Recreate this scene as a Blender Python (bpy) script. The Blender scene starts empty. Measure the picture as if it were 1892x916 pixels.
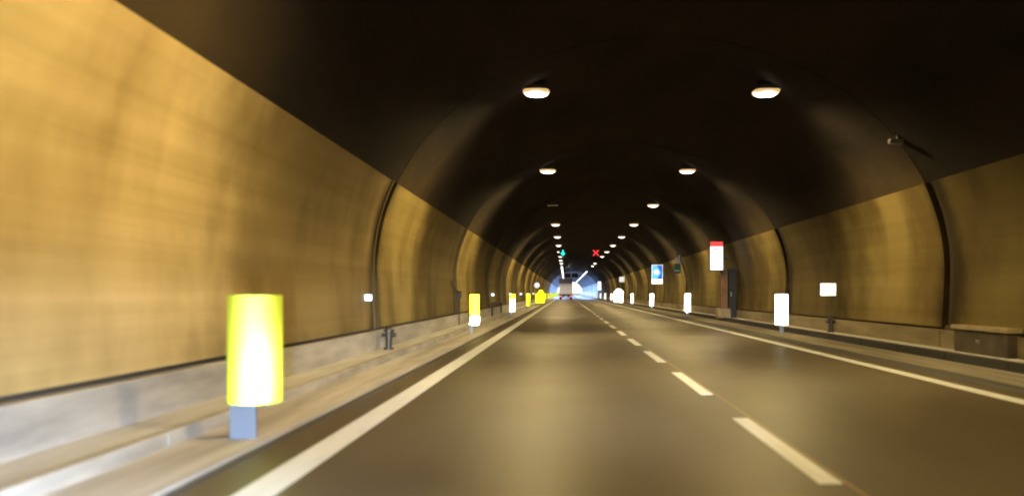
import bpy, bmesh, math, random
from mathutils import Vector, Matrix
random.seed(7)
S = bpy.context.scene
COL = S.collection
# ---------------------------------------------------------------- camera
cam_d = bpy.data.cameras.new('camera')
cam = bpy.data.objects.new('camera', cam_d); COL.objects.link(cam)
cam.location = (0, 0, 1.25)
cam.rotation_euler = (math.radians(90), 0, 0)
cam_d.sensor_width = 36; cam_d.lens = 36*1400/1892
cam_d.shift_x = -99/1892; cam_d.shift_y = 83/1892
cam_d.clip_start = 0.05; cam_d.clip_end = 8000
cam_d.dof.use_dof = True; cam_d.dof.focus_distance = 45; cam_d.dof.aperture_fstop = 0.7
S.camera = cam
# ---------------------------------------------------------------- world, sun, exposure
SUN_EL, SUN_ROT = math.radians(48), math.radians(200)
w = bpy.data.worlds.new('World'); S.world = w; w.use_nodes = True
nt = w.node_tree; nt.nodes.clear()
sky = nt.nodes.new('ShaderNodeTexSky'); sky.sky_type = 'NISHITA'; sky.sun_disc = False
sky.sun_elevation = SUN_EL; sky.sun_rotation = SUN_ROT
bg = nt.nodes.new('ShaderNodeBackground'); bg.inputs[1].default_value = 0.15
wo = nt.nodes.new('ShaderNodeOutputWorld')
nt.links.new(sky.outputs[0], bg.inputs[0]); nt.links.new(bg.outputs[0], wo.inputs[0])
sd = bpy.data.lights.new('sun', 'SUN'); sd.energy = 4; sd.angle = math.radians(0.5); sd.color = (1, .95, .88)
sun = bpy.data.objects.new('sun', sd); COL.objects.link(sun)
dirv = Vector((math.sin(SUN_ROT)*math.cos(SUN_EL), math.cos(SUN_ROT)*math.cos(SUN_EL), math.sin(SUN_EL)))
sun.rotation_euler = dirv.to_track_quat('Z', 'Y').to_euler(); sun.location = (0, 0, 60)
S.view_settings.view_transform = 'Standard'; S.view_settings.look = 'None'
S.view_settings.exposure = 1.5; S.view_settings.gamma = 1; S.view_settings.use_curve_mapping = False
S.render.engine = 'CYCLES'
S.cycles.use_denoising = True
S.cycles.max_bounces = 7; S.cycles.diffuse_bounces = 4; S.cycles.glossy_bounces = 3
S.cycles.sample_clamp_indirect = 4.0
S.cycles.caustics_reflective = False; S.cycles.caustics_refractive = False
S.cycles.filter_width = 1.9
LAMP_W = 900      # watts of one warm tunnel lamp
COOL_W = 3600
HEAD_W = 1150
BEAM_W = 2600    # their forward beam     # own car's headlights
WARM = (1, .735, .30); COOL = (.26, .46, 1)

# ---------------------------------------------------------------- materials
def mat(name, col, rough=.6, metal=0, spec=.5, var=0, scale=(1, 1, 1), nscale=1.0, dark=None, bump=0, detail=6, lo=.35, hi=.7):
    """principled with world-space noise between col and dark"""
    m = bpy.data.materials.new(name); m.use_nodes = True
    n = m.node_tree; p = n.nodes['Principled BSDF']
    p.inputs['Base Color'].default_value = (*col, 1); p.inputs['Roughness'].default_value = rough
    p.inputs['Metallic'].default_value = metal; p.inputs['Specular IOR Level'].default_value = spec
    if dark is not None or bump:
        g = n.nodes.new('ShaderNodeNewGeometry'); mp = n.nodes.new('ShaderNodeMapping')
        mp.inputs['Scale'].default_value = scale
        n.links.new(g.outputs['Position'], mp.inputs[0])
        no = n.nodes.new('ShaderNodeTexNoise'); no.inputs['Scale'].default_value = nscale; no.inputs['Detail'].default_value = detail
        no.inputs['Roughness'].default_value = .6
        n.links.new(mp.outputs[0], no.inputs[0])
        if dark is not None:
            r = n.nodes.new('ShaderNodeValToRGB')
            r.color_ramp.elements[0].position = lo; r.color_ramp.elements[0].color = (*dark, 1)
            r.color_ramp.elements[1].position = hi; r.color_ramp.elements[1].color = (*col, 1)
            n.links.new(no.outputs[0], r.inputs[0]); n.links.new(r.outputs[0], p.inputs['Base Color'])
        if bump:
            b = n.nodes.new('ShaderNodeBump'); b.inputs['Strength'].default_value = bump; b.inputs['Distance'].default_value = .02
            n.links.new(no.outputs[0], b.inputs['Height']); n.links.new(b.outputs[0], p.inputs['Normal'])
    return m

def emit(name, col, s):
    m = bpy.data.materials.new(name); m.use_nodes = True
    n = m.node_tree; n.nodes.clear()
    e = n.nodes.new('ShaderNodeEmission'); e.inputs[0].default_value = (*col, 1); e.inputs[1].default_value = s
    o = n.nodes.new('ShaderNodeOutputMaterial'); n.links.new(e.outputs[0], o.inputs[0])
    return m

def retro(name, col, rough=.07, fac=.6, power=2.0):
    """retroreflective sheeting: a lobe that sends light back where it came from, over a diffuse film"""
    m = bpy.data.materials.new(name); m.use_nodes = True
    n = m.node_tree; n.nodes.clear()
    g = n.nodes.new('ShaderNodeNewGeometry')
    gl = n.nodes.new('ShaderNodeBsdfGlossy'); gl.inputs['Roughness'].default_value = rough
    gl.inputs['Color'].default_value = (*col, 1)
    n.links.new(g.outputs['Incoming'], gl.inputs['Normal'])
    d = n.nodes.new('ShaderNodeBsdfDiffuse'); d.inputs[0].default_value = (*col, 1)
    dot = n.nodes.new('ShaderNodeVectorMath'); dot.operation = 'DOT_PRODUCT'     # sheeting weakens at slanting entrance angles
    n.links.new(g.outputs['Incoming'], dot.inputs[0]); n.links.new(g.outputs['Normal'], dot.inputs[1])
    ab = n.nodes.new('ShaderNodeMath'); ab.operation = 'ABSOLUTE'; n.links.new(dot.outputs['Value'], ab.inputs[0])
    pw = n.nodes.new('ShaderNodeMath'); pw.operation = 'POWER'; pw.inputs[1].default_value = power
    n.links.new(ab.outputs[0], pw.inputs[0])
    mu = n.nodes.new('ShaderNodeMath'); mu.operation = 'MULTIPLY'; mu.inputs[1].default_value = fac
    n.links.new(pw.outputs[0], mu.inputs[0])
    mx = n.nodes.new('ShaderNodeMixShader'); n.links.new(mu.outputs[0], mx.inputs[0])
    n.links.new(d.outputs[0], mx.inputs[1]); n.links.new(gl.outputs[0], mx.inputs[2])
    o = n.nodes.new('ShaderNodeOutputMaterial'); n.links.new(mx.outputs[0], o.inputs[0])
    return m

M = {}
SEG_ = 10.64       # length of one wall panel
def coating(name, col, dark, lo=.3, hi=.72):
    """painted wall coating: long soot streaks and blotches"""
    m = mat(name, col, .8, spec=.25, dark=dark, scale=(.9, .035, 2.6), nscale=1.0, detail=5, lo=lo, hi=hi)
    n = m.node_tree; p = n.nodes['Principled BSDF']; ramp = [x for x in n.nodes if x.type == 'VALTORGB'][0]
    g = [x for x in n.nodes if x.type == 'NEW_GEOMETRY'][0]
    n2 = n.nodes.new('ShaderNodeTexNoise'); n2.inputs['Scale'].default_value = 1; n2.inputs['Detail'].default_value = 4
    mp = n.nodes.new('ShaderNodeMapping'); mp.inputs['Scale'].default_value = (.5, .55, .28)
    n.links.new(g.outputs['Position'], mp.inputs[0]); n.links.new(mp.outputs[0], n2.inputs[0])
    r2 = n.nodes.new('ShaderNodeValToRGB'); r2.color_ramp.elements[0].position = .36; r2.color_ramp.elements[0].color = (.5, .46, .38, 1)
    r2.color_ramp.elements[1].position = .58; r2.color_ramp.elements[1].color = (1, 1, 1, 1)
    n.links.new(n2.outputs[0], r2.inputs[0])
    mu = n.nodes.new('ShaderNodeMix'); mu.data_type = 'RGBA'; mu.blend_type = 'MULTIPLY'; mu.inputs[0].default_value = 1
    n.links.new(ramp.outputs[0], mu.inputs[6]); n.links.new(r2.outputs[0], mu.inputs[7])
    n.links.new(mu.outputs[2], p.inputs['Base Color'])
    return m
M['wall'] = coating('wall_coating', (.57, .455, .19), (.40, .31, .11))
def soot_and_pool_bands(m):
    """painted lamp pools: sections paler in their first metres, darker after; soot at joints"""
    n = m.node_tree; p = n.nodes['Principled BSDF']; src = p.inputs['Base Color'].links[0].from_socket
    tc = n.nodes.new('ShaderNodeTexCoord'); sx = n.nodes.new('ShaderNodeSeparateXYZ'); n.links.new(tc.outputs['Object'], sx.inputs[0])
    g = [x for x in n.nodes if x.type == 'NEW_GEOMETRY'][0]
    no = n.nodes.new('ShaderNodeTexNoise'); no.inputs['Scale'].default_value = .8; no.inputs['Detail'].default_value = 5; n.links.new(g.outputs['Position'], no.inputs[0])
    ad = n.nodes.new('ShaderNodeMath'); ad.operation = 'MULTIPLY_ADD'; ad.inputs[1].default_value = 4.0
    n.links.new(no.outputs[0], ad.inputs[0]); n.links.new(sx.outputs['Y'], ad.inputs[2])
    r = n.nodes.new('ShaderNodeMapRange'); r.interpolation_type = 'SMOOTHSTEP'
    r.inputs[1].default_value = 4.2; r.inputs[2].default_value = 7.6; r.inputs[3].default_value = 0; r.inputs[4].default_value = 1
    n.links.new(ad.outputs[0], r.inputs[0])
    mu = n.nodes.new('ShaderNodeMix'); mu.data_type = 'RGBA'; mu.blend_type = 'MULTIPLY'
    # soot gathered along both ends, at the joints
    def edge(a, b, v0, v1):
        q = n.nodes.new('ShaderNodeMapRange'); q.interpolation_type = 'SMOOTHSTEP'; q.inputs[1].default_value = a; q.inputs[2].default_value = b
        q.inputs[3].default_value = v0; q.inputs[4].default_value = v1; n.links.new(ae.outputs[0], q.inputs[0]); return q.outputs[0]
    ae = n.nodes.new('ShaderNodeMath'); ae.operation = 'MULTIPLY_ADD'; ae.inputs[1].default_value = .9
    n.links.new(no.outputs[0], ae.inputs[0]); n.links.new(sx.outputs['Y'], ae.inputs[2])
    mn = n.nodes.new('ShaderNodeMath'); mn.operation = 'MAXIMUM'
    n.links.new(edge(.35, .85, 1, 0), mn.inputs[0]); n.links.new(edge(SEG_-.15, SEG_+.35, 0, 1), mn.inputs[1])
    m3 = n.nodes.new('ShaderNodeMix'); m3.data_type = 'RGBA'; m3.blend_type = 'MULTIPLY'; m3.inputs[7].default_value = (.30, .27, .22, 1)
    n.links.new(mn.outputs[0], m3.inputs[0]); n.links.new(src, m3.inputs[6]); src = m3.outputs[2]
    n.links.new(r.outputs[0], mu.inputs[0]); n.links.new(src, mu.inputs[6]); mu.inputs[7].default_value = (.42, .40, .35, 1)  # fade of the lamp pool put into the colour
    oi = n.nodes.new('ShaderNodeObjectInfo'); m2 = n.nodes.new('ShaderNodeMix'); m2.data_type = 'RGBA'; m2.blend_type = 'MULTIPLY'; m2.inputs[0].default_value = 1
    n.links.new(mu.outputs[2], m2.inputs[6]); n.links.new(oi.outputs['Color'], m2.inputs[7])      # per-panel tint; painted lamp brightness lifts the near panels
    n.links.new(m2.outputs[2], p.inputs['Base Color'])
soot_and_pool_bands(M['wall'])
M['vault'] = mat('sooty_vault_concrete', (.034, .026, .024), .9, dark=(.014, .0108, .0104), spec=.15, scale=(.5, .2, .5), nscale=1.3, bump=.2)
def vault_lit_patches(m):
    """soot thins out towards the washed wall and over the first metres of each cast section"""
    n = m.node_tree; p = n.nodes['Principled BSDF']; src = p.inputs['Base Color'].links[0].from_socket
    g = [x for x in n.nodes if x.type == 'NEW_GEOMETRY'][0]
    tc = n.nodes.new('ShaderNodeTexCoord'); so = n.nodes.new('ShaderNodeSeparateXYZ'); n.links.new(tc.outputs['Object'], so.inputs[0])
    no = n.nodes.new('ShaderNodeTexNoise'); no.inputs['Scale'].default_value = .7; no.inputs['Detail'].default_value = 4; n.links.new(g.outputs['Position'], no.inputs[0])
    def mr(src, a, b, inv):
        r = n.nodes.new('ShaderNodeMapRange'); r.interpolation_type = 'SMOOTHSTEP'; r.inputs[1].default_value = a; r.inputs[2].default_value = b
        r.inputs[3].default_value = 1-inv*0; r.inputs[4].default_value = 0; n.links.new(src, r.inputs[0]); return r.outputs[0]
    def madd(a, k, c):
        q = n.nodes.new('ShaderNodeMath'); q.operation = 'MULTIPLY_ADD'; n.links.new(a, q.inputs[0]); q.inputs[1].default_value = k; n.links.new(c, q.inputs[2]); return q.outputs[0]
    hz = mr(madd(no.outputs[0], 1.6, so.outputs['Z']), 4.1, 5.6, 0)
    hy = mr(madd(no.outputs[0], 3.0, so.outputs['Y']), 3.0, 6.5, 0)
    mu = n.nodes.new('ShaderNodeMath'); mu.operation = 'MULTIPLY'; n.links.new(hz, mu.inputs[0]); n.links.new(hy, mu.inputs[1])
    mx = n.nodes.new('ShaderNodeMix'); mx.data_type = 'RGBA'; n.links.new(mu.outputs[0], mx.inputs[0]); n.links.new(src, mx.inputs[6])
    mx.inputs[7].default_value = (.070, .051, .026, 1); n.links.new(mx.outputs[2], p.inputs['Base Color'])  # lamplit patch put into the vault colour
vault_lit_patches(M['vault'])
M['wall_exit'] = coating('pale_exit_coating', (.62, .64, .68), (.42, .44, .48))  # lining paled so the blue exit light shows in its colour
M['vault_exit'] = mat('grey_exit_vault', (.16, .16, .17), .85, dark=(.07, .07, .075), scale=(.5, .2, .5), nscale=1.3)  # vault colour lightened likewise for the exit light
M['joint'] = mat('joint_filler_dark', (.028, .022, .014), .9)
M['rib'] = mat('joint_bead', (.11, .08, .035), .8)
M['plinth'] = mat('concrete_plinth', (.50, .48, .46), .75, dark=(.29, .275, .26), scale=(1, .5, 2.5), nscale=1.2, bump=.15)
M['plinth_right'] = mat('right_plinth', (.27, .22, .14), .8, dark=(.15, .12, .07), scale=(1, .4, 2.5), nscale=1.2, bump=.15)  # darker, browner concrete for the right side
M['walkway'] = mat('walkway_concrete', (.66, .65, .65), .75, dark=(.44, .43, .42), scale=(2.5, .35, 2), nscale=1.1, bump=.15)
M['kerbface'] = mat('kerb_concrete', (.50, .47, .43), .7, dark=(.26, .24, .21), scale=(2, .6, 3), nscale=1.4)
M['kerbblack'] = mat('kerb_black', (.035, .035, .042), .6, dark=(.016, .016, .02), scale=(2, .4, 3), nscale=1.2)
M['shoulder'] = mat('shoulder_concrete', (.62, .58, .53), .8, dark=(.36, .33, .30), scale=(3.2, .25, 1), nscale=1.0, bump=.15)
M['shoulder_right'] = mat('right_shoulder_concrete', (.36, .31, .24), .8, dark=(.15, .13, .105), scale=(3.2, .25, 1), nscale=1.0, bump=.15)  # darker concrete for the right-hand strip
M['gutter'] = mat('gutter_asphalt', (.10, .095, .09), .7, dark=(.045, .043, .04), scale=(5, .25, 1), nscale=1.0, bump=.2)
M['line'] = mat('white_road_paint', (.82, .84, .88), .5, dark=(.68, .69, .71), scale=(6, .8, 1), nscale=1.5, lo=.25, hi=.5)
M['yline'] = mat('seam_sealant', (.36, .24, .09), .5)
M['dark_metal'] = mat('dark_painted_steel', (.045, .045, .05), .45, metal=.3)
M['grey_metal'] = mat('galvanised_steel', (.42, .43, .45), .4, metal=.7, dark=(.3, .3, .32), nscale=4)
M['black'] = mat('black_plastic', (.015, .015, .017), .5)
M['post'] = mat('white_plastic_post', (.24, .29, .38), .45)
M['yellow_near'] = retro('yellow_reflective_prismatic', (.78, .88, .07), .30, .8, 8)
M['yellow'] = retro('yellow_reflective', (.84, .86, .015), .22, .35, 3)
M['white_r'] = retro('white_reflective', (.92, .90, .72), .20, .55, 1.6)
M['white_s'] = retro('white_sign_sheeting', (.88, .88, .9), .20, .10, 1.6)
M['blue_s'] = retro('blue_sign_sheeting', (.01, .10, .42), .20, .10, 1.6)
M['pale_blue_s'] = retro('pale_blue_sheeting', (.12, .38, .85), .20, .10, 1.6)
M['green_s'] = mat('dull_green_plate', (.03, .11, .08), .5)
M['green_l'] = mat('pale_green_print', (.30, .50, .40), .5)
def lens_glow(name, core, rim, sc, sr, rx, ry):
    m = emit(name, core, 1); n = m.node_tree; e = [x for x in n.nodes if x.type == 'EMISSION'][0]
    tc = n.nodes.new('ShaderNodeTexCoord'); mp = n.nodes.new('ShaderNodeMapping'); mp.inputs['Scale'].default_value = (1/rx, 1/ry, 0)
    n.links.new(tc.outputs['Object'], mp.inputs[0])
    ln = n.nodes.new('ShaderNodeVectorMath'); ln.operation = 'LENGTH'; n.links.new(mp.outputs[0], ln.inputs[0])
    r = n.nodes.new('ShaderNodeMapRange'); r.interpolation_type = 'SMOOTHSTEP'; r.inputs[1].default_value = .25; r.inputs[2].default_value = .95
    n.links.new(ln.outputs['Value'], r.inputs[0])
    mx = n.nodes.new('ShaderNodeMix'); mx.data_type = 'RGBA'; n.links.new(r.outputs[0], mx.inputs[0])
    mx.inputs[6].default_value = (core[0]*sc, core[1]*sc, core[2]*sc, 1); mx.inputs[7].default_value = (rim[0]*sr, rim[1]*sr, rim[2]*sr, 1)
    n.links.new(mx.outputs[2], e.inputs[0]); return m
M['lens'] = lens_glow('warm_lamp_lens', (1, .9, .74), (1, .62, .25), 6, .30, .33, .30)
M['lens_off'] = mat('unlit_lens', (.5, .48, .44), .25)
M['lens_cool'] = emit('cool_lamp_lens', (.84, .88, 1), 1.6)
M['lens_neutral'] = emit('neutral_lamp_lens', (1, .93, .84), 1.6)
M['marker'] = emit('marker_lens', (.62, .86, 1), 1.3)
M['green_e'] = emit('green_signal', (.02, .75, .55), .9)
M['red_e'] = emit('red_signal', (1, .035, .04), .75)
M['tail_e'] = emit('tail_light', (1, .16, .16), .8)
M['box_white_e'] = emit('backlit_white_face', (1, .95, .9), .9)
M['box_red_e'] = emit('backlit_red_face', (.9, .07, .06), .5)
M['truck'] = mat('truck_grey_door', (.80, .77, .77), .45, dark=(.70, .68, .68), nscale=2)
M['truck_top'] = mat('truck_dark_header', (.16, .13, .16), .45)
M['frame'] = mat('pale_frame', (.5, .52, .56), .5)
M['conduit'] = mat('grimy_conduit', (.075, .058, .038), .7)
M['cabinet'] = mat('grimy_brown_cabinet', (.085, .064, .042), .7, dark=(.04, .03, .02), nscale=3)
M['slot'] = mat('shadow_slot', (.075, .06, .045), .9)
M['rubber'] = mat('tyre_rubber', (.02, .02, .02), .85)
M['brown'] = mat('brown_cabinet', (.22, .11, .05), .55, dark=(.13, .07, .03), nscale=3)
M['hydrant'] = mat('dark_hydrant_iron', (.055, .045, .036), .5, metal=.2)
M['pale_conc'] = mat('pale_concrete', (.38, .31, .21), .8, dark=(.24, .19, .12), nscale=3)
M['grass'] = mat('dry_grass', (.09, .11, .04), .9, dark=(.05, .065, .02), nscale=.3)

# asphalt with aggregate, wheel tracks and stains
def asphalt():
    m = mat('road_asphalt', (.130, .102, .067), .5, spec=.3, dark=(.104, .080, .052), scale=(1.5, .05, 1), nscale=1.0, detail=6, lo=.32, hi=.68)
    n = m.node_tree; p = n.nodes['Principled BSDF']; ramp = [x for x in n.nodes if x.type == 'VALTORGB'][0]
    g = [x for x in n.nodes if x.type == 'NEW_GEOMETRY'][0]
    n2 = n.nodes.new('ShaderNodeTexNoise'); n2.inputs['Scale'].default_value = .22; n2.inputs['Detail'].default_value = 3
    n.links.new(g.outputs['Position'], n2.inputs[0])
    n3 = n.nodes.new('ShaderNodeTexNoise'); n3.inputs['Scale'].default_value = 70; n3.inputs['Detail'].default_value = 2
    n.links.new(g.outputs['Position'], n3.inputs[0])
    def ramp2(src, a, b, c0, c1):
        r = n.nodes.new('ShaderNodeMapRange'); r.inputs[1].default_value = a; r.inputs[2].default_value = b
        r.inputs[3].default_value = c0; r.inputs[4].default_value = c1; n.links.new(src, r.inputs[0]); return r.outputs[0]
    mu = n.nodes.new('ShaderNodeMath'); mu.operation = 'MULTIPLY'
    n.links.new(ramp2(n2.outputs[0], .35, .65, .80, 1.1), mu.inputs[0]); n.links.new(ramp2(n3.outputs[0], .3, .7, .72, 1.24), mu.inputs[1])
    sc = n.nodes.new('ShaderNodeVectorMath'); sc.operation = 'SCALE'
    n.links.new(ramp.outputs[0], sc.inputs[0]); n.links.new(mu.outputs[0], sc.inputs['Scale'])
    n.links.new(sc.outputs[0], p.inputs['Base Color'])
    n.links.new(ramp2(n2.outputs[0], .3, .7, .34, .5), p.inputs['Roughness'])
    b = n.nodes.new('ShaderNodeBump'); b.inputs['Strength'].default_value = .25; b.inputs['Distance'].default_value = .006
    n.links.new(n3.outputs[0], b.inputs['Height']); n.links.new(b.outputs[0], p.inputs['Normal'])
    return m
M['asphalt'] = asphalt()

# ---------------------------------------------------------------- mesh helpers
class MB:
    def __init__(s): s.bm = bmesh.new()
    def box(s, x0, x1, y0, y1, z0, z1, bev=0):
        r = bmesh.ops.create_cube(s.bm, size=1)
        vs = r['verts']
        for v in vs:
            v.co = Vector((x0+(v.co.x+.5)*(x1-x0), y0+(v.co.y+.5)*(y1-y0), z0+(v.co.z+.5)*(z1-z0)))
        if bev:
            es = list({e for v in vs for e in v.link_edges})
            bmesh.ops.bevel(s.bm, geom=es, offset=bev, segments=2, affect='EDGES', profile=.5)
        return s
    def quad(s, pts):
        s.bm.faces.new([s.bm.verts.new(p) for p in pts]); return s
    def cyl(s, a, b, r0, r1=None, n=12):
        a, b = Vector(a), Vector(b); d = b-a
        r1 = r0 if r1 is None else r1
        q = d.to_track_quat('Z', 'Y').to_matrix().to_4x4()
        bmesh.ops.create_cone(s.bm, cap_ends=True, segments=n, radius1=r0, radius2=r1, depth=d.length, matrix=Matrix.Translation((a+b)/2) @ q)
        return s
    def prism(s, pts2, y0, y1):
        """xz outline extruded along y"""
        f = [s.bm.verts.new((x, y0, z)) for x, z in pts2]; k = [s.bm.verts.new((x, y1, z)) for x, z in pts2]
        n = len(f); s.bm.faces.new(f); s.bm.faces.new(k[::-1])
        for i in range(n): s.bm.faces.new((f[i], k[i], k[(i+1) % n], f[(i+1) % n]))
        return s
    def prism_z(s, pts2, z0, z1):
        f = [s.bm.verts.new((x, y, z0)) for x, y in pts2]; k = [s.bm.verts.new((x, y, z1)) for x, y in pts2]
        n = len(f); s.bm.faces.new(f[::-1]); s.bm.faces.new(k)
        for i in range(n): s.bm.faces.new((f[i], f[(i+1) % n], k[(i+1) % n], k[i]))
        return s
    def mesh(s, name, m, smooth=False):
        bmesh.ops.recalc_face_normals(s.bm, faces=s.bm.faces[:])
        me = bpy.data.meshes.new(name); s.bm.to_mesh(me); s.bm.free(); me.materials.append(m)
        if smooth:
            for p in me.polygons: p.use_smooth = True
        return me
    def build(s, name, m, parent=None, loc=(0, 0, 0), smooth=False):
        return obj(name, s.mesh(name, m, smooth), parent, loc)

def obj(name, me, parent=None, loc=(0, 0, 0)):
    o = bpy.data.objects.new(name, me); COL.objects.link(o); o.location = loc
    if parent: o.parent = parent
    return o
def thing(name, label, cat, loc=(0, 0, 0), group=None):
    o = bpy.data.objects.new(name, None); COL.objects.link(o); o.location = loc
    o.empty_display_size = .2; o['label'] = label; o['category'] = cat
    if group: o['group'] = group
    return o
def struct(o): o['kind'] = 'structure'; return o
def copy_thing(root, loc, label, rotz=0):
    r = root.copy(); COL.objects.link(r); r.location = loc; r['label'] = label; r.rotation_euler.z = rotz
    for ch in list(root.children):
        c = ch.copy(); COL.objects.link(c); c.parent = r
        for g in list(ch.children):
            d = g.copy(); COL.objects.link(d); d.parent = c
    return r

# ---------------------------------------------------------------- the tunnel
CX, Z0, A, B = 1.93, 1.7, 5.75, 4.75
Y_BEG, SEG, NSEG = -29.0, 11.0, 34
Y_END = Y_BEG+SEG*NSEG
def half(z):
    if z >= Z0: return A*math.sqrt(max(0, 1-((z-Z0)/B)**2))
    return A-.045*(Z0-z)
def arc_z(z0, z1, n): return [z0+(z1-z0)*i/n for i in range(n+1)]
ZC = 3.46                      # top of the coating
def strip_mesh(name, prof, L, m, thick_out=None, smooth=True):
    """profile (x,z) list swept L along y; returns mesh with y from 0 to L"""
    n = len(prof); v = []; f = []
    ny = max(1, int(round(L/1.2)))
    for j in range(ny+1):
        for x, z in prof: v.append((x, L*j/ny, z))
    for j in range(ny):
        for i in range(n-1):
            a = j*n+i; f.append((a, a+1, a+n+1, a+n))
    if thick_out:                 # return edges at both ends (the thickness seen in the joint)
        for j, rev in ((0, 0), (ny, 1)):
            base = len(v)
            for x, z in prof: v.append((x, L*j/ny, z))          # own vertices, so the edge stays crisp
            for x, z in prof:
                d = Vector((x-CX, 0, z-Z0)).normalized()*thick_out
                v.append((x+d.x, L*j/ny, z+d.z))
            for i in range(n-1):
                q = (base+i, base+n+i, base+n+i+1, base+i+1); f.append(q if rev else q[::-1])
    me = bpy.data.meshes.new(name); me.from_pydata(v, [], f); me.materials.append(m)
    if smooth:
        for p in me.polygons[:ny*(n-1)]: p.use_smooth = True
    return me

tunnel = thing('road_tunnel', 'long arched road tunnel with ochre lower walls under a sooty dark vault', 'tunnel', (0, 0, 0))
GAP = .36
profL = [(CX-half(z), z) for z in arc_z(.56, ZC, 12)]
profR = [(CX+half(z), z) for z in arc_z(.56, ZC, 12)]
tt = [math.asin((ZC+.004-Z0)/B)]
tt = [tt[0]+(math.pi-2*tt[0])*i/32 for i in range(33)]
profV = [(CX+A*math.cos(t)*1.004+0, Z0+B*math.sin(t)) for t in tt]
profJ = [(CX-(half(z)+.10), z) for z in arc_z(.1, ZC, 10)][:-1] + [(CX-(A+.10)*math.cos(t), Z0+(B+.10)*math.sin(t)) for t in tt] + [(CX+(half(z)+.10), z) for z in arc_z(.1, ZC, 10)][::-1][1:]
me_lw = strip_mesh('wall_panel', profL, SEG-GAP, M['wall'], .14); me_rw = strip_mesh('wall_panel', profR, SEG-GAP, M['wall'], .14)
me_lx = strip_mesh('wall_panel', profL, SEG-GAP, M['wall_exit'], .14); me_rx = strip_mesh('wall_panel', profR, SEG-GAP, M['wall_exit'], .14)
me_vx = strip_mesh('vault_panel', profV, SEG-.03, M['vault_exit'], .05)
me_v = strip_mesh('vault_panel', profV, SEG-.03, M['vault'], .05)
me_j = strip_mesh('joint', profJ, GAP+.3, M['joint'])
def plinth_mesh(sx):
    x = CX+sx*(half(.4)-.05); xo = CX+sx*(half(.5)+.15)
    b = MB(); b.box(min(x, xo), max(x, xo), 0, SEG-.03, .10, .505, .012); return b.mesh('plinth', M['plinth' if sx < 0 else 'plinth_right'])
me_pl, me_pr = plinth_mesh(-1), plinth_mesh(1)
def bead_mesh(sx):
    """raised bead of sealant along the near lip of a joint"""
    v = []; f = []; n = 14
    zs = arc_z(.56, ZC-.01, n)
    for z in zs:
        xi = CX+sx*(half(z)-.035); xo = CX+sx*(half(z)+.01)
        v += [(xi, 0, z), (xi, .09, z), (xo, .12, z), (xo, -.03, z)]
    for i in range(n):
        for k in range(3): f.append((i*4+k, i*4+k+1, i*4+4+k+1, i*4+4+k))
        f.append((i*4+3, i*4, i*4+4, i*4+7))
    me = bpy.data.meshes.new('joint_bead'); me.from_pydata(v, [], f); me.materials.append(M['rib']); return me
me_bl, me_br = bead_mesh(-1), bead_mesh(1)
for k in range(NSEG):
    y = Y_BEG+SEG*k+GAP
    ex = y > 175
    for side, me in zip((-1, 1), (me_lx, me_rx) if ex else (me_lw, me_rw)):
        o = obj('wall_panel', me, tunnel, (0, y, 0)); f = (1.38 if y < 5 else .76) if side < 0 else (.76 if y < 5 else .53)  # near panels tinted brighter, lamp glow put into the colour; right side darker
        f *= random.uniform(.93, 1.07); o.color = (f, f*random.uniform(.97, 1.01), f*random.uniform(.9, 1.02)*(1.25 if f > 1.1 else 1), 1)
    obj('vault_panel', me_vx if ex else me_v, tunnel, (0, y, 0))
    obj('joint', me_j, tunnel, (0, y-GAP-.15, 0))
    for me in (me_pl, me_pr): obj('plinth', me, tunnel, (0, y, 0))
    obj('joint_bead', me_bl, tunnel, (0, y-GAP-.10, 0))
# recessed slot between plinth and coating, both sides; its shadow line put into the colour
b = MB()
for sx in (-1, 1):
    x = CX+sx*(half(.5)+.06); x2 = x+sx*.2
    b.box(min(x, x2), max(x, x2), Y_BEG, Y_END, .49, .60)
b.build('wall_slot', M['slot'], tunnel)
# unseen cap added behind the viewer to keep daylight out
b = MB(); b.box(CX-7, CX+7, Y_BEG-.6, Y_BEG-.2, -.3, 7.5); b.build('daylight_cap', M['vault'], tunnel)
# portal face outside
pts_in = [(CX-half(0), -.25)]+[(CX-half(z), z) for z in arc_z(0, ZC, 6)]+[(CX-A*math.cos(t), Z0+B*math.sin(t)) for t in tt]+[(CX+half(z), z) for z in arc_z(0, ZC, 6)][::-1]+[(CX+half(0), -.25)]
b = MB(); bm = b.bm
outer = []
for (x, z) in pts_in:
    d = Vector((x-CX, z-1.7)); s_ = 2.6
    outer.append((CX+d.x*s_, z if z < 0 else max(z*1.9, 0)+.001))
for yy in (Y_END+.02, Y_END+.9):
    vi = [bm.verts.new((x, yy, z)) for x, z in pts_in]; vo = [bm.verts.new((x, yy, z)) for x, z in outer]
    for i in range(len(vi)-1): bm.faces.new((vi[i], vi[i+1], vo[i+1], vo[i]))
b.build('portal_face', M['plinth'], tunnel)
b = MB(); b.box(-60, 64, Y_BEG-.9, Y_END-.1, 13.2, 14); struct(b.build('hillside', M['grass']))

# ---------------------------------------------------------------- ground, road, verges
YR0, YR1 = Y_BEG, 420
b = MB(); b.quad([(-3000, -300, -.30), (3000, -300, -.30), (3000, 4000, -.30), (-3000, 4000, -.30)]); struct(b.build('ground', M['grass']))
def sheet(name, x0, x1, y0, y1, z, m, zb=-.3, step=3.0):
    b = MB(); b.box(x0, x1, y0, y1, zb, z); return struct(b.build(name, m))
road = sheet('road', -2.40, 5.62, YR0, YR1, 0, M['asphalt'])
sheet('gutter', -2.49, -2.402, YR0, YR1, .004, M['gutter'])
sheet('left_shoulder', -3.14, -2.492, YR0, YR1, .035, M['shoulder'])
sheet('right_gutter', 5.622, 6.08, YR0, YR1, .004, M['gutter'])
sheet('right_shoulder', 6.082, 6.998, YR0, YR1, .012, M['shoulder_right'])
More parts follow.
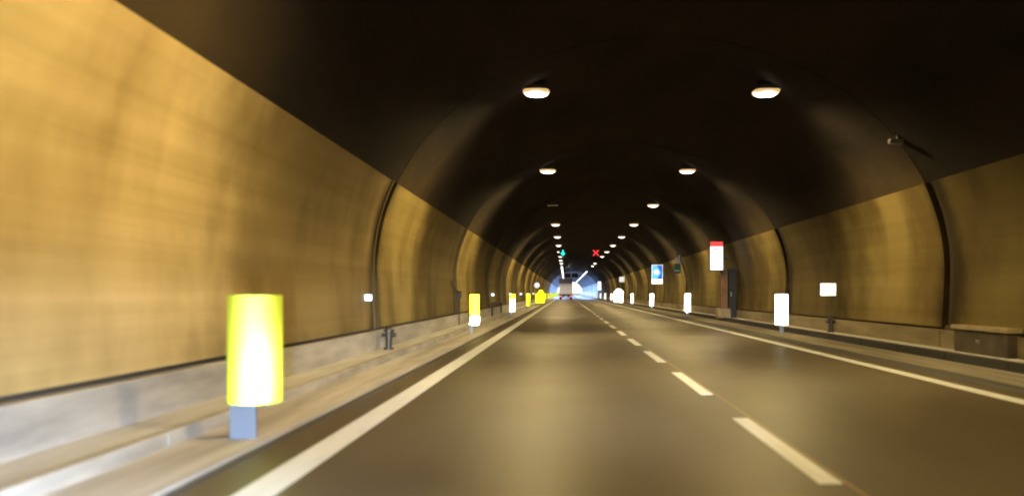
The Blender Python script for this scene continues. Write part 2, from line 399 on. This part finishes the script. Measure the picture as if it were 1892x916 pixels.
# walkways with their kerb stones
lw = sheet('left_walkway', -4.2, -3.262, YR0, Y_END, .135, M['walkway'])
rw = sheet('right_walkway', 7.122, 8.0, YR0, Y_END, .150, M['walkway'])
kl = MB().box(0, .12, 0, 1.985, -.1, .15, .012).mesh('kerb_stone', M['kerbface'])
kr = MB().box(0, .12, 0, 1.985, -.1, .17, .012).mesh('kerb_stone', M['kerbblack'])
def kerb_row(name, me, x, y0, n_single, parent):
    for k in range(n_single): obj('kerb_stone', me, parent, (x, y0+2*k, 0))
kerb_row('l', kl, -3.261, -4, 40, lw); kerb_row('r', kr, 7.0, 0, 40, rw)
def far_kerb(x, y0, m, z):
    b = MB()
    y = y0
    while y < Y_END: b.box(x, x+.12, y, y+1.985, -.1, z); y += 2
    o = b.build('kerb_row', m, lw if x < 0 else rw); o['kind'] = 'stuff'
far_kerb(-3.261, 76, M['kerbface'], .15); far_kerb(7.0, 80, M['kerbblack'], .17)
# markings: thin layers on the road
b = MB(); b.box(-2.06, -1.80, YR0, YR1, 0, .004); b.build('edge_line', M['line'], road)
b = MB(); b.box(5.14, 5.36, YR0, YR1, 0, .004); b.build('edge_line', M['line'], road)
dm = MB().box(1.665, 1.82, 0, 2.6, 0, .004).mesh('lane_dash', M['line'])
for k in range(-3, 75): obj('lane_dash', dm, road, (0, 4.97+4.36*k, 0))
b = MB(); b.box(1.845, 1.862, YR0, YR1, 0, .003); b.build('seam', M['yline'], road)

# ---------------------------------------------------------------- ceiling lamps
ORD = ['nearest', 'second', 'third', 'fourth', 'fifth', 'sixth', 'seventh', 'eighth', 'ninth', 'tenth']
ld = bpy.data.lights.new('tunnel_lamp_light', 'SPOT'); ld.energy = LAMP_W; ld.color = WARM; ld.spot_size = math.radians(162); ld.spot_blend = .85; ld.shadow_soft_size = .22
ld.use_nodes = True                         # batwing distribution of a street luminaire: more to the sides than straight down
n = ld.node_tree; e = n.nodes['Emission']; tc = n.nodes.new('ShaderNodeTexCoord'); sx_ = n.nodes.new('ShaderNodeSeparateXYZ'); n.links.new(tc.outputs['Normal'], sx_.inputs[0])
ab = n.nodes.new('ShaderNodeMath'); ab.operation = 'ABSOLUTE'; n.links.new(sx_.outputs['Z'], ab.inputs[0])
r = n.nodes.new('ShaderNodeMapRange'); r.interpolation_type = 'SMOOTHSTEP'; r.inputs[1].default_value = .58; r.inputs[2].default_value = .97; r.inputs[3].default_value = 1.6; r.inputs[4].default_value = .30
n.links.new(ab.outputs[0], r.inputs[0]); n.links.new(r.outputs[0], e.inputs[1])
cd = bpy.data.lights.new('cool_lamp_light', 'SPOT'); cd.energy = COOL_W; cd.color = COOL; cd.spot_size = math.radians(165); cd.spot_blend = .8; cd.shadow_soft_size = .22
wd_ = bpy.data.lights.new('neutral_lamp_light', 'SPOT'); wd_.energy = 1300; wd_.color = (1, .88, .72); wd_.spot_size = math.radians(150); wd_.spot_blend = .9; wd_.shadow_soft_size = .22
LZ = 5.76
def housing_mesh(wx, wy):
    b = MB()
    b.prism([(-wx/2, .02), (wx/2, .02), (wx/2-.06, .15), (-wx/2+.06, .15)], -wy/2, wy/2)
    return b.mesh('housing', M['dark_metal'])
hm = housing_mesh(.50, .44)
def bowl():
    b = MB(); bmesh.ops.create_uvsphere(b.bm, u_segments=28, v_segments=14, radius=1)
    bmesh.ops.delete(b.bm, geom=[v for v in b.bm.verts if v.co.z > .05], context='VERTS')
    for v in b.bm.verts:
        x, y = v.co.x, v.co.y; k = (max(abs(x), abs(y))+1e-6)/(math.hypot(x, y)+1e-6); k = 1/(k**.55)
        v.co = Vector((x*.30*k, y*.29*k, v.co.z*.11+.03))
    return b.mesh('lens', M['lens'], True)
lm_on = bowl()
lm_off = MB().box(-.28, .28, -.25, .25, -.012, .02, .01).mesh('lens', M['lens_off'])
bm_ = MB().cyl((-.2, 0, .15), (-.2, 0, .33), .015, n=8).cyl((.2, 0, .15), (.2, 0, .33), .015, n=8).mesh('bracket', M['dark_metal'])
def lamp(x, y, label, lit=True, light=True, group='warm lamps along the tunnel ceiling'):
    t = thing('ceiling_lamp', label, 'lamp', (x, y, LZ), group)
    obj('housing', hm, t); obj('lens', lm_on if lit else lm_off, t); obj('bracket', bm_, t)
    if lit and light:
        l = bpy.data.objects.new('lamp_light', ld); COL.objects.link(l); l.parent = t; l.location = (0, 0, -.06)
    return t
XL, XR = -.66, 4.52
for side, x in (('left', XL), ('right', XR)):
    for k in range(-3, 10 if side == 'left' else 11):
        y = 17.1+11*k
        if side == 'right' and k == 8: continue
        lit = not (side == 'left' and k == 2)
        if k < 0: lab = f'warm ceiling lamp of the {side} row, ' + {-1: 'just ahead above the viewer, over the frame', -2: 'first one behind the viewer', -3: 'second one behind the viewer'}[k]
        elif not lit: lab = 'unlit ceiling lamp in the left row, between the second and third glowing lamps'
        else:
            n = (k if k < 8 else k-1) if side == "right" else (k if k < 2 else k-1)
            lab = f'glowing warm ceiling lamp, {ORD[min(n,9)]} lit one from the front in the {side} row' if n else f'largest glowing warm ceiling lamp, nearest one in the {side} row'
        lamp(x, y, lab, lit)
# dense cool lamps towards the exit
hc = MB().prism([(-.16, .02), (.16, .02), (.12, .12), (-.12, .12)], -1.1, 1.1).mesh('housing', M['dark_metal'])
ln_ = MB().box(-.13, .13, -1.08, 1.08, -.012, .02).mesh('lens', M['lens_neutral'])
lc = MB().box(-.13, .13, -1.08, 1.08, -.012, .02).mesh('lens', M['lens_cool'])
for side, x, ys in (('left', XL, 131), ('right', XR, 161)):
    y = ys; i = 0
    while y < Y_END-2:
        t = thing('strip_lamp', f'first white strip lamp where the continuous bright {side} row begins' if i == 0 else f'white strip lamp in the continuous bright {side} row near the exit', 'lamp', (x, y, LZ), f'white strip lamps of the far {side} row')
        obj('housing', hc, t); obj('lens', ln_ if side == 'left' else lc, t)
        if i % 5 == 2:
            l = bpy.data.objects.new('lamp_light', wd_ if (side == 'left' and y < 178) else cd); COL.objects.link(l); l.parent = t; l.location = (0, 0, -.06)
        y += 2.6; i += 1

# ---------------------------------------------------------------- own headlights (the viewer's car)
for x, wts, pit, yaw in ((-.62, HEAD_W, 57, 33), (.62, HEAD_W*.012, 62, -6)):     # wide low beam, thrown to the kerb side
    hd = bpy.data.lights.new('car_headlamp', 'SPOT'); hd.energy = wts; hd.color = (.60, .76, 1); hd.spot_size = math.radians(95); hd.spot_blend = 1.0; hd.shadow_soft_size = .07
    l = bpy.data.objects.new('car_headlamp', hd); COL.objects.link(l); l.location = (x, 1.1, .68); l.rotation_euler = (math.radians(pit), 0, math.radians(yaw))
bd = bpy.data.lights.new('car_beam', 'SPOT'); bd.energy = BEAM_W; bd.color = (.9, .95, 1); bd.spot_size = math.radians(46); bd.spot_blend = 1.0; bd.shadow_soft_size = .07
for x in (-.62, .62):
    l = bpy.data.objects.new('car_beam', bd); COL.objects.link(l); l.location = (x, 1.1, .68); l.rotation_euler = (math.radians(89), 0, 0); l.scale = (1, .36, 1)     # wide flat beam

# ---------------------------------------------------------------- delineators
def arc_panel(wd, dp, n=10):
    """curved sheet outline in plan: convex towards the traffic (-y)"""
    out = []
    for i in range(n+1):
        t = -1+2*i/n; out.append((wd/2*t, dp*t*t))
    return out
def panel_mesh(name, pl, z0, z1, m, th=.02):
    pts = pl+[(x, y+th) for x, y in pl[::-1]]
    me = MB().prism_z(pts, z0, z1).mesh(name, m, True); me.set_sharp_from_angle(angle=math.radians(40)); return me
near_plan = [(-.083+.255*(math.sin(math.radians(a_))+math.sin(math.radians(35))), .255*(1-math.cos(math.radians(a_)))) for a_ in [-35+116*q_/16 for q_ in range(17)]]
DG = 'reflective delineator posts along both kerbs'
DL = -2.72
t = thing('delineator_post', 'large yellow reflective delineator, nearest one, on the left kerb strip', 'delineator', (-2.74, 6.27, 0), DG)
obj('panel', panel_mesh('panel', near_plan, .325, 1.232, M['yellow_near'], .015), t)
MB().box(-.066, .150, .05, .11, .03, .40, .008).build('post', M['post'], t)
pl = arc_panel(.285, .05)
m_py = panel_mesh('panel', pl, .30, 1.20, M['yellow']); m_pys = panel_mesh('panel', pl, .545, 1.20, M['yellow'])
m_pb = panel_mesh('glare_band', pl, .28, .541, M['white_r'])  # headlight glare painted as white sheeting on the lower part
m_pyt = panel_mesh('panel', pl, .95, 1.20, M['yellow']); m_pb2 = panel_mesh('glare_band', pl, .30, .946, M['white_r'])
m_pw = panel_mesh('panel', arc_panel(.40, .09), .28, 1.21, M['white_r'])
m_pwf = panel_mesh('panel', arc_panel(.31, .07), .28, 1.21, M['white_r'])
m_post = MB().box(-.15, -.05, .06, .13, .0, .4, .01).mesh('post', M['post'])
m_postw = MB().box(-.05, .07, .10, .17, .0, .4, .01).mesh('post', M['post'])
NAMES = ['second', 'third', 'fourth', 'fifth', 'sixth', 'seventh', 'eighth', 'ninth', 'tenth', 'eleventh', 'twelfth', 'thirteenth', 'fourteenth', 'fifteenth', 'sixteenth', 'seventeenth']
for k in range(1, 19):
    y = 6.5+16.45*k
    if y > 330: break
    if k == 1: lab = 'yellow delineator with headlight glare painted white below, second along the left kerb'
    elif k == 2: lab = 'yellow delineator with headlight glare painted white below its top, third along the left kerb'
    else: lab = f'yellow reflective delineator, {NAMES[k-1]} along the left kerb' if k < 10 else 'tiny yellow delineator far down the left kerb'
    t = thing('delineator_post', lab, 'delineator', (DL-.04, y, 0), DG)
    if k == 1: obj('panel', m_pys, t); obj('glare_band', m_pb, t)
    elif k == 2: obj('panel', m_pyt, t); obj('glare_band', m_pb2, t)
    else: obj('panel', m_py, t)
    obj('post', m_post, t)
for k in range(0, 20):
    y = 6.5+16.45*k
    if y > 330 or k < 1: continue
    lab = ('large white reflective delineator, nearest one on the right shoulder' if k == 1 else
           f'white reflective delineator, {NAMES[k-2]} along the right shoulder' if k < 10 else 'tiny white delineator far down the right shoulder')
    t = thing('delineator_post', lab, 'delineator', (6.57 if k == 1 else 6.36, y, 0), DG)
    obj('panel', m_pw if k == 1 else m_pwf, t); obj('post', m_postw, t)

# crash cushions
def cushion(x, y, m, label, wd, h):
    t = thing('crash_cushion', label, 'crash cushion', (x, y, 0), 'reflective crash cushions')
    hw = wd/2
    o = [(-hw, .12), (hw, .12), (hw, h*.72), (hw-.1, h*.84), (hw*.55, h*.9), (hw*.5, h), (-hw*.5, h), (-hw*.55, h*.9), (-hw+.05, h*.84), (-hw, h*.72)]
    MB().prism(o, 0, .10).build('face_panel', m, t)
    MB().box(-hw*.8, hw*.8, .10, 1.6, .012, h*.7, .05).build('body', M['dark_metal'], t)
    for sx in (-1, 1): MB().box(sx*hw*.7-.05, sx*hw*.7+.05, .02, .12, 0, .2).build('foot', M['dark_metal'], t)
cushion(-2.75, 84, M['yellow'], 'broad yellow reflective crash cushion with stepped top at the left kerb', .88, 1.6)
cushion(6.3, 90, M['white_r'], 'broad white reflective crash cushion with stepped top on the right shoulder', 1.2, 1.75)

# ---------------------------------------------------------------- wall marker lights, left wall
EG = 'small marker lights on the left wall'
eh = MB().box(-.02, .08, -.02, .12, -.07, .07, .012).mesh('housing', M['grey_metal'])
el = MB().box(-.005, .13, -.045, -.021, -.055, .06, .008).mesh('lens', M['marker'])
for k in range(0, 9):
    y = 14.3+12.2*k
    lab = ['largest bluish white marker light on the left wall, left of the first joint', 'bluish white marker light on the left wall, just left of the second delineator', 'small marker light on the left wall above the low handrail'][k] if k < 3 else f'tiny marker light on the left wall, {NAMES[k-1]} from the front'
    t = thing('marker_light', lab, 'wall light', (CX-half(1.16)+.02, y, 1.16), EG)
    obj('housing', eh, t); obj('lens', el, t)

# ---------------------------------------------------------------- wall furniture
def hydrant(x, y, z, label):
    t = thing('fire_hydrant', label, 'hydrant', (x, y, z), 'dark hydrants by the walls'); t.scale = (.85, .85, .85)
    MB().cyl((0, 0, 0), (0, 0, .04), .12).cyl((0, 0, .04), (0, 0, .42), .075, .085).build('barrel', M['hydrant'], t)
    MB().cyl((0, 0, .42), (0, 0, .46), .13).cyl((0, 0, .46), (0, 0, .54), .11, .03).build('cap', M['hydrant'], t)
    for sx in (-1, 1): MB().cyl((sx*.06, 0, .33), (sx*.16, 0, .33), .045).build('outlet', M['hydrant'], t)
hydrant(-3.5, 15.0, .135, 'dark hydrant at the foot of the left wall below the first joint')
hydrant(7.45, 21.3, .15, 'dark hydrant at the foot of the right wall below the small white plate')
# cable conduit with a slanted branch (left wall, second joint)
t = thing('cable_conduit', 'dark upright cable conduit with a slanted branch on the left wall behind the second delineator', 'conduit', (-3.72, 26.3, 0))
MB().cyl((0, 0, .13), (0.02, 0, 1.2), .04).build('pipe', M['conduit'], t)
MB().cyl((.02, 0, 1.2), (-.05, -1.3, 1.62), .03).build('branch', M['conduit'], t)
MB().box(-.08, .1, -.1, .1, 1.08, 1.32, .02).build('junction', M['conduit'], t)
# low handrail on the left walkway
t = thing('handrail', 'low dark handrail with two posts on the left walkway', 'handrail', (-3.55, 36.5, .135))
MB().cyl((0, 0, .62), (0, 5.2, .62), .035).build('rail', M['black'], t)
for yy in (.05, 5.15): MB().cyl((0, yy, 0), (0, yy, .62), .04).build('post', M['black'], t)
# small white plate right wall
t = thing('wall_plate', 'small white reflective plate mounted on the right wall beyond the nearest delineator', 'sign', (7.48, 21.5, 1.35))
MB().box(-.245, .245, -.012, .012, -.17, .17, .004).build('plate', M['white_r'], t)
MB().box(-.03, .30, .012, .06, -.03, .03).build('bracket', M['grey_metal'], t)
# hydrant niche cabinet right wall
t = thing('hose_cabinet', 'long low dark cabinet with a pale lid at the foot of the right wall', 'cabinet', (7.5, 12.7, .15))
MB().box(-.10, .22, 0, 1.75, 0, .42, .02).build('body', M['cabinet'], t)
MB().box(-.14, .22, -.05, 1.8, .42, .50, .02).build('lid', M['pale_conc'], t)
MB().box(-.115, -.10, .8, .95, .2, .26).build('handle', M['grey_metal'], t)
# junction box on the vault, right
t = thing('junction_box', 'small pale junction box on the dark vault above the nearest right joint', 'junction box', (6.62, 15.2, 4.28))
MB().box(-.14, .14, -.05, .05, -.04, .05, .01).build('box', M['grey_metal'], t)
MB().box(.02, .18, -.03, .03, .051, .12).build('bracket', M['conduit'], t)

# SOS station
t = thing('emergency_station', 'emergency call station with dark doorway, brown cabinet and pale base on the right wall', 'emergency station', (7.2, 33.6, .15))
MB().box(-.32, -.02, -.05, .5, .42, 2.0, .02).build('cabinet', M['brown'], t)
MB().box(-.45, .10, -.15, .6, 0, .42, .03).build('base', M['pale_conc'], t)
MB().box(.02, .36, -.1, .35, 0, 2.05, .02).build('door', M['black'], t)
MB().box(.10, .14, -.13, -.10, .95, 1.15).build('handle', M['grey_metal'], t)
MB().box(-.02, .44, .0, .4, 2.06, 2.2, .02).build('lintel', M['dark_metal'], t)
t = thing('lightbox_sign', 'tall backlit sign, red above white, hanging over the emergency call station', 'sign', (6.62, 33.2, 2.22))
MB().box(-.31, .31, .0, .22, 0, 1.30, .02).build('case', M['dark_metal'], t)
MB().box(-.28, .27, -.012, 0, .04, 1.06, .004).build('white_face', M['box_white_e'], t)
MB().box(-.28, .27, -.012, 0, 1.064, 1.27, .004).build('red_face', M['box_red_e'], t)
MB().box(-.14, .02, -.018, -.012, .93, .985).build('red_stripe', M['box_red_e'], t)
MB().box(.27, .62, .08, .14, .5, .56).build('bracket', M['dark_metal'], t)

# blue sign
t = thing('blue_sign', 'blue sign with a pale arrowhead and white lower plate on the right wall', 'sign', (6.65, 55, 1.9))
MB().box(-.40, .40, .0, .03, 0, 1.40, .008).build('plate', M['white_s'], t)
MB().box(-.365, .365, -.008, 0, .36, 1.365, .003).build('blue_field', M['blue_s'], t)
MB().prism([(-.36, .38), (-.02, .38), (.30, .82), (-.02, 1.34), (-.36, 1.34)], -.014, -.008).build('arrowhead', M['pale_blue_s'], t)
MB().cyl((-.06, -.019, .86), (-.06, -.0145, .86), .17, n=20).build('disc', M['white_s'], t)
MB().box(.10, .62, .03, .08, .66, .74).build('bracket', M['dark_metal'], t)
# dark green sign hung beside it
t = thing('green_sign', 'small dull green sign hanging from two pale rods near the right wall', 'sign', (6.93, 47, 2.45))
MB().box(-.21, .21, 0, .06, 0, .62, .01).build('plate', M['green_s'], t)
MB().box(-.17, .17, -.006, 0, .14, .22).build('stripe', M['green_l'], t)
for px in (-.08, .12): MB().box(px-.045, px+.045, .01, .05, .62, 1.15 if px > 0 else .98).build('rod', M['grey_metal'], t)
MB().box(-.08, .34, .02, .06, 1.15, 1.21).build('bracket', M['dark_metal'], t)
# round sign left
t = thing('round_sign', 'small round white sign on a post above the yellow crash cushion', 'sign', (-3.1, 82, .135))
MB().cyl((0, 0, 1.95), (0, -.02, 1.95), .30, n=24).build('disc', M['white_s'], t)
MB().cyl((0, .03, 0), (0, .03, 1.95), .035).build('post', M['grey_metal'], t)
# square plate right
t = thing('square_sign', 'small square white sign on a post above the white crash cushion', 'sign', (6.62, 89, .012))
MB().box(-.31, .31, -.015, .015, 2.5, 3.15, .01).build('plate', M['white_s'], t)
MB().cyl((.2, .05, 0), (.2, .05, 3.1), .035).build('post', M['dark_metal'], t)
# far lightbox right
t = thing('lightbox_sign', 'far tall white backlit sign on a post at the right wall', 'sign', (6.2, 139, .012))
MB().box(-.3, .3, 0, .2, 1.75, 3.35, .02).build('case', M['dark_metal'], t)
MB().box(-.28, .28, -.012, 0, 1.78, 3.3).build('white_face', M['box_white_e'], t)
MB().cyl((0, .1, 0), (0, .1, 1.75), .06).build('post', M['dark_metal'], t)

# lane signals
def signal(x, y, z, kind):
    lab = 'green down arrow lane signal hanging over the left lane' if kind == 'arrow' else 'red cross lane signal hanging over the right lane'
    t = thing('lane_signal', lab, 'traffic signal', (x, y, z), 'overhead lane signals')
    MB().box(-.42, .42, .0, .2, -.42, .42, .03).build('case', M['black'], t)
    if kind == 'arrow':
        MB().prism([(-.075, .30), (.075, .30), (.075, -.02), (.28, -.02), (0, -.32), (-.28, -.02), (-.075, -.02)], -.02, -.001).build('arrow', M['green_e'], t)
    else:
        c, d = .27, .085; o = []
        pts = [(c, c+d), (c+d, c), (d, 0), (c+d, -c), (c, -c-d), (0, -d), (-c, -c-d), (-c-d, -c), (-d, 0), (-c-d, c), (-c, c+d), (0, d)]
        MB().prism([(px*.92, pz*.92) for px, pz in pts], -.02, -.001).build('cross', M['red_e'], t)
    MB().cyl((0, .1, .42), (0, .1, (6.35 if kind == 'arrow' else 6.2)-z), .03).build('hanger', M['black'], t)
signal(-.29, 82, 5.58, 'arrow'); signal(3.28, 82, 5.58, 'cross')
# far overhead board
t = thing('overhead_board', 'dark overhead sign board with pale frame hanging beyond the truck', 'sign', (1.25, 172, 4.6))
for sx in (-1, 1): MB().box(sx*.86-.72, sx*.86+.72, 0, .15, .12, 1.1, .02).build('panel', M['black'], t)
MB().box(-1.7, 1.7, -.05, .1, 0, .12).box(-1.7, 1.7, -.05, .1, 1.1, 1.22).box(-.13, .13, -.05, .1, .121, 1.099).box(-1.7, -1.59, -.05, .1, .121, 1.099).box(1.59, 1.7, -.05, .1, .121, 1.099).build('frame', M['frame'], t)
for sx in (-1, 1): MB().cyl((sx*1.2, .05, 1.2), (sx*1.2, .05, 1.75), .04).build('hanger', M['black'], t)

# ---------------------------------------------------------------- truck ahead
t = thing('box_truck', 'grey box truck seen from behind with red tail lights in the left lane', 'truck', (.05, 142, 0))
MB().box(-1.22, 1.22, .04, 8.0, 1.0, 3.92, .04).build('cargo_box', M['truck'], t)
MB().box(-1.25, 1.25, 0, .06, 3.0, 3.95, .02).build('header', M['truck_top'], t)
for sx in (-1, 1):
    d = MB().box(min(sx*.02, sx*1.2), max(sx*.02, sx*1.2), -.02, .03, 1.05, 2.97, .015).build('rear_door', M['truck'], t)
    MB().box(sx*.3-.02, sx*.3+.02, -.05, -.021, 1.1, 2.9).build('lock_bar', M['grey_metal'], d)
MB().box(-1.22, 1.22, .1, 7.9, .75, .98).build('chassis', M['dark_metal'], t)
bp = MB().box(-1.2, 1.2, -.06, .1, .42, .80, .02).build('bumper', M['dark_metal'], t)
for sx in (-1, 1): MB().box(sx*.95-.2, sx*.95+.2, -.10, -.061, .50, .74, .02).build('tail_light', M['tail_e'], bp)
MB().box(-.3, .3, -.08, -.061, .5, .64).build('number_plate', M['white_s'], bp)
MB().box(-1.15, 1.15, 8.3, 10.3, .6, 3.0, .12).build('cab', M['truck'], t)
for sx in (-1, 1):
    for yy in (1.9, 3.1, 9.0):
        wh = MB().cyl((sx*.8, yy, .5), (sx*1.2, yy, .5), .5, n=24).build('wheel', M['rubber'], t)
        MB().cyl((sx*1.2, yy, .5), (sx*1.215, yy, .5), .27, n=16).build('rim', M['grey_metal'], wh)
    MB().box(min(sx*.75, sx*1.2), max(sx*.75, sx*1.2), 1.2, 1.23, .25, .78).build('mud_flap', M['black'], t)
